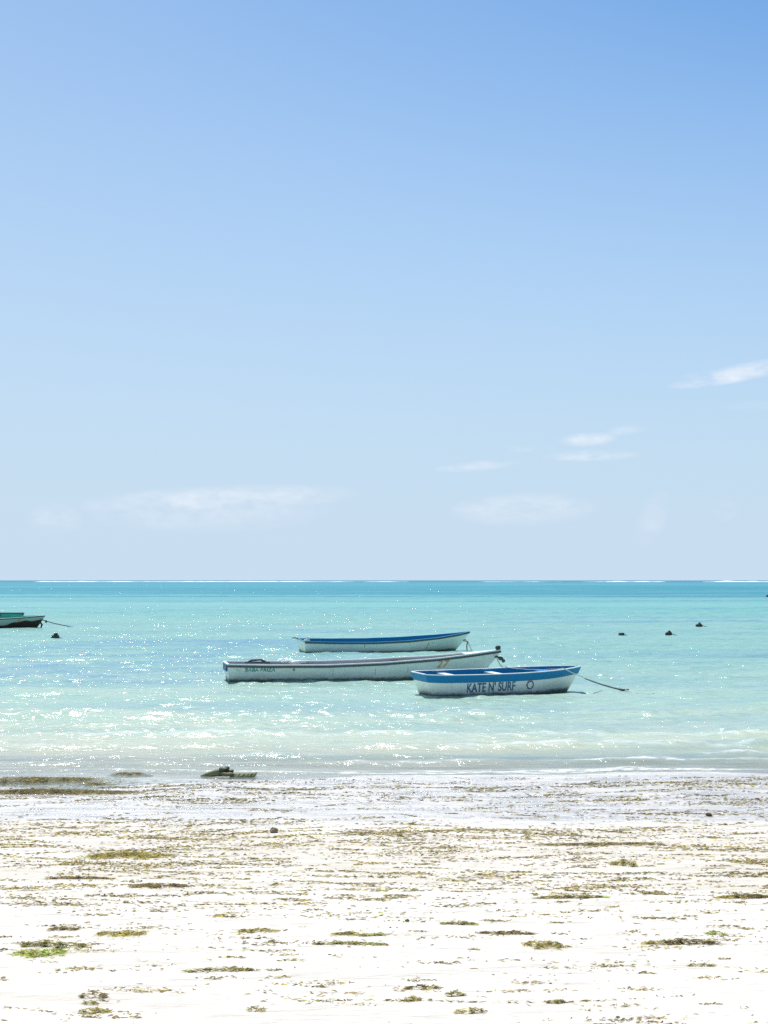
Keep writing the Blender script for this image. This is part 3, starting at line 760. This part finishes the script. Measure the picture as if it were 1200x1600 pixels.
# longer streaks left along the shore by the falling tide
NS = 600
sy_ = rng.choice(np.arange(6, 23.5, .05), NS, p=(lambda q: q / q.sum())(np.interp(np.arange(6, 23.5, .05), [6, 11.5, 12.6, 13.5, 17.5, 18.6, 20.3, 21.2, 22.6, 23.3], [.02, .04, .6, 1.0, 1.3, .5, .3, 1.0, 1.3, .6])))
sx_ = rng.uniform(-.36, .36, NS) * (sy_ + 2)
sl_ = rng.uniform(.08, .42, NS) * (1 + 1.6 * (rng.uniform(0, 1, NS) > .85)); sw_ = rng.uniform(.008, .045, NS); tl_ = rng.normal(0, .09, NS)
sn_ = (sl_ * rng.uniform(60, 250, NS)).astype(int) + 8
si = np.repeat(np.arange(NS), sn_); m_n = len(si)
ax = rng.normal(0, 1, m_n) * .6 + .5 * np.sin(rng.uniform(0, 6.28, NS)[si] + rng.normal(0, 1.5, m_n))
qx = sx_[si] + ax * sl_[si]; qy = sy_[si] + tl_[si] * ax + .09 * np.sin(ax * 2.3 + si) * sl_[si] * 2 + rng.normal(0, 1, m_n) * sw_[si]
NB = 520                                                             # small scraps between the bigger clumps
by_ = np.sqrt(rng.uniform(5.2 ** 2, 15 ** 2, NB)); bx_ = rng.uniform(-.36, .36, NB) * (by_ + 1.5); bs_ = .015 + .06 * rng.uniform(0, 1, NB) ** 2.5
bi = np.repeat(np.arange(NB), (6 + bs_ * 700).astype(int)); bn = len(bi)
ux = bx_[bi] + rng.normal(0, 1, bn) * bs_[bi] * 1.5; uy = by_[bi] + rng.normal(0, 1, bn) * bs_[bi] * .8
cx = np.concatenate([cx, qx, ux]); cy = np.concatenate([cy, qy, uy]); tid = np.concatenate([tid, si, bi + 5000]); bg_ = np.concatenate([bg_, np.full(m_n, .5), np.full(bn, .4)]); n = len(cx)
ok_ = (cy < 23.9) & ((fbm(cx * 1.7, cy * 4.5, 3, 301) > .44) | (rng.uniform(0, 1, n) < .25)); cx, cy, tid, bg_ = cx[ok_], cy[ok_], tid[ok_], bg_[ok_]; n = len(cx)
ln = rng.uniform(.015, .06, n) * (.8 + .6 * bg_) * np.interp(cy, [5, 12, 20], [.6, .95, 1.25]); wd = rng.uniform(.004, .011, n) * np.interp(cy, [5, 12, 20], [.7, 1.05, 1.4])
head = rng.normal(0, .55, n); lift = rng.uniform(.001, .008, n) * (.5 + bg_)
wet = cy > 18.6
col = np.where(wet[:, None], tint(n, W_WET), tint(n, W_DRY)) * rng.uniform(.7, 1.2, (1000003, 1))[tid % 1000003]
V, Fc, Cc = blades(cx, cy, ground(cx, cy) - .001, ln, wd, head, lift, col)
lit = mesh_np('seaweed_litter', V, Fc, M_weed, smooth=False, attrs={'tint': Cc})
tag(lit, 'scattered scraps and streaks of brown seaweed all over the beach', 'seaweed', kind='stuff')

def clump(px, py, wpx, hpx, label, wts=W_DRY, dens=1.0, h=.02, name='seaweed_clump', group='seaweed clumps on the dry sand', split=None, arc=0.0):
    c = at(px, py); D = c.y; hw = wpx / 2 * D / F
    sl = max((EYE - c.z) / D, .05); hd = max(hpx / 2 * D / F / sl * .8, .03)
    n = int(max(14, min(6000, 6400 * hw * hd * dens * 4)))
    nl = max(2, int(3 + hw * 10)); lx = (np.linspace(-.8, .8, nl) + rng.uniform(-.1, .1, nl)) * hw; lyy = rng.normal(0, .3, nl) * hd; lr = rng.uniform(.25, .6, nl)
    i = rng.integers(0, nl, n)
    tail = np.minimum(rng.exponential(1.0, n) ** .8, 1.4)
    x = lx[i] + rng.normal(0, 1, n) * lr[i] * hw * .5 * tail; y = lyy[i] + rng.normal(0, 1, n) * lr[i] * hd * .75 * tail
    y += arc * hd * (x / hw) ** 2
    nsp = int(hw * 2 / .007) + 8; xsp = np.linspace(-.95, .95, nsp) * hw                      # the strand that holds it together
    ysp = np.interp(xsp, np.sort(lx), lyy[np.argsort(lx)]) + arc * hd * (xsp / hw) ** 2 + rng.normal(0, .008, nsp)
    x = np.concatenate([x, xsp]); y = np.concatenate([y, ysp]); n = len(x)
    ok = (np.abs(x) < hw * 1.15); x = x[ok] + c.x; y = y[ok] + c.y; n = len(x)
    core = np.exp(-((x - c.x) / hw) ** 2 - ((y - c.y) / hd) ** 2)
    z = ground(x, y) - .002 + rng.uniform(0, 1, n) * core * h
    col = tint(n, wts)
    if split is not None:
        right = rng.normal(0, .25, n) + (x - c.x) / hw > split[0]; col = np.where(right[:, None], tint(n, split[1]), col)
    s_ = np.interp(D, [5, 12, 20], [.7, 1, 1.2])
    g0 = float(ground(c.x, c.y))
    V, Fc, Cc = blades(x, y, z, rng.uniform(.02, .075, n) * s_, rng.uniform(.0025, .008, n) * s_, rng.normal(0, .7, n), rng.uniform(.001, .010, n), col, (c.x, c.y, g0))
    o = mesh_np(name, V, Fc, M_weed, smooth=False, attrs={'tint': Cc}); o.location = (c.x, c.y, g0)
    tag(o, label, 'seaweed', group); return o
GR = [.3, .3, .5, 1, 2, 3, .2, .3, 1, 7, .6]; YG = [1, 1.5, .5, 3, 4, 3, .6, 2, .6, .8, 3]; BR = [4, 4, 2, 2, .6, .3, 2, 1.5, 1.5, 0, .3]; OL = [1, 1, 1, 2, 3, 2, .6, .6, 3, .6, .4]
clump(62, 1492, 75, 26, 'bright green seaweed clump, the greenest on the beach, at lower left', GR, 1.2, .035)
clump(80, 1480, 110, 12, 'grey-brown seaweed heap lying just behind the bright green clump', OL, 1.1, .04)
clump(345, 1518, 104, 7, 'long thin olive seaweed strip alone on bare sand, left of centre', OL, 1.3, .02)
clump(190, 1461, 72, 26, 'broad ragged patch of yellow-brown seaweed in the left part of the beach', YG, .8, .02)
clump(98, 1454, 42, 14, 'rusty brown seaweed tuft between the green clump and the broad ragged patch', BR, .9, .02)
clump(402, 1456, 56, 10, 'yellow-green seaweed streak with dark tips right of the broad ragged patch', YG, 1.0, .02)
clump(560, 1461, 78, 8, 'brown and yellow seaweed strip near the middle, upper of two parallel strips', YG, 1.1, .02, split=(-.1, OL))
clump(543, 1476, 108, 6, 'thin olive seaweed strip near the middle, lower of two parallel strips', OL, 1.1, .015)
clump(716, 1445, 54, 7, 'straight olive-brown seaweed strip just right of the middle of the beach', OL, 1.2, .02)
clump(790, 1459, 82, 8, 'long brown seaweed strip beside the straight olive one, right of the middle', BR, 1.2, .02)
clump(850, 1478, 60, 20, 'yellow-green seaweed clump with brown upper edge, right of the middle', YG, 1.1, .028)
clump(1068, 1475, 118, 10, 'longest seaweed strip on the right, yellow at its left end and rusty brown beyond', YG, 1.3, .028, split=(-.55, BR))
clump(1118, 1460, 26, 9, 'small pale lime seaweed tuft above the long strip on the right', GR, .8, .02)
clump(660, 1545, 52, 9, 'seaweed clump brown at left and lime at right near the bottom edge', BR, 1.2, .02, split=(0, YG))
clump(645, 1564, 26, 9, 'small lime and brown seaweed tuft directly below the brown and lime clump', YG, 1.0, .02)
clump(713, 1557, 26, 8, 'small round dark green seaweed tuft near the bottom, right of the middle', OL, 1.2, .03)
clump(736, 1583, 50, 9, 'yellow-green seaweed tuft with a brown tail at the bottom edge', YG, .9, .02, split=(.2, BR))
clump(146, 1559, 38, 12, 'dark brown seaweed clump at lower left, upper of a stack of three', BR, 1.3, .035)
clump(142, 1570, 24, 7, 'pale green seaweed tuft at lower left, between two brown clumps', OL, .9, .02)
clump(150, 1582, 44, 9, 'yellow-brown seaweed clump at lower left, lowest of a stack of three', YG, 1.0, .02)
clump(400, 1580, 24, 9, 'small yellow seaweed tuft near the bottom edge, left of the middle', YG, .9, .025)
clump(1168, 1403, 92, 9, 'rusty yellow seaweed band cut by the right edge of the picture', YG, 1.1, .03, split=(-.4, BR))
clump(975, 1353, 32, 12, 'lime seaweed tuft standing up among the brown streaks on the right', YG, 1.1, .06)
clump(895, 1403, 110, 6, 'thin curved brown-green seaweed line, right of the middle', OL, 1.1, .02)
clump(870, 1568, 30, 6, 'small olive green seaweed wisp low on the right', OL, .9, .015)
clump(1095, 1510, 40, 6, 'small grey-green seaweed wisp at lower right, below the long strip', OL, .9, .015)
clump(125, 1373, 96, 6, 'thin olive-brown seaweed strip on the left, below the dense streaks', BR, 1.1, .02)
clump(250, 1386, 90, 10, 'brown seaweed band on damp tan sand, left of the middle', BR, 1.1, .03)
clump(200, 1338, 130, 18, 'thick yellow-brown seaweed band among the streaks on the left', YG, .8, .04)
clump(940, 1320, 210, 8, 'long rusty seaweed line across the streaks on the right', BR, .3, .02)
# heap of weed left by the last wave at the left edge of the water
for px_, py_, w_, h_, lab, hh_ in ((60, 1224, 230, 16, 'dark bank of wet seaweed along the water edge at the left', .08), (80, 1240, 250, 12, 'lower brown fringe of the seaweed bank at the left edge', .06),
                                   (205, 1212, 60, 7, 'grey-green seaweed mound standing in shallow water left of the driftwood', .05)):
    clump(px_, py_, w_, h_, lab, W_WET, .8, hh_, 'seaweed_bank', 'wet seaweed banks at the water edge')

# ---- small lumps on the beach
def lump(name, px, py, r, seed, mat, label, cat, cone=False):
    c = at(px, py); m = MB()
    if cone: m.tube([(0, 0, -.01), (0, 0, r[2] * .5), (.0, 0, r[2] * 1.2)], [r[0], r[0] * .7, r[0] * .15], 11)
    m.blob((0, 0, r[2] * .45), r, seed, .5, 18, 12)
    o = m.build(name, mat, None, False); o.location = (c.x, c.y, float(ground(c.x, c.y))); tag(o, label, cat); return o
lump('stone', 428, 1301, (.045, .04, .035), 3, plain('tan_stone', (.28, .21, .13), .9, .4, 30), 'rounded tan stone standing among brown seaweed, left of the middle', 'stone')
lump('sponge', 1108, 1275, (.035, .03, .026), 6, plain('brown_lump', (.09, .06, .04), .9, .5, 30), 'dark brown pointed lump on the wet sand at right', 'lump', True)
lump('coral_piece', 636, 1440, (.014, .013, .011), 9, plain('grey_green_lump', (.10, .13, .09), .9, .4, 30), 'tiny dark cone-shaped lump on bare white sand, middle of the beach', 'lump', True)
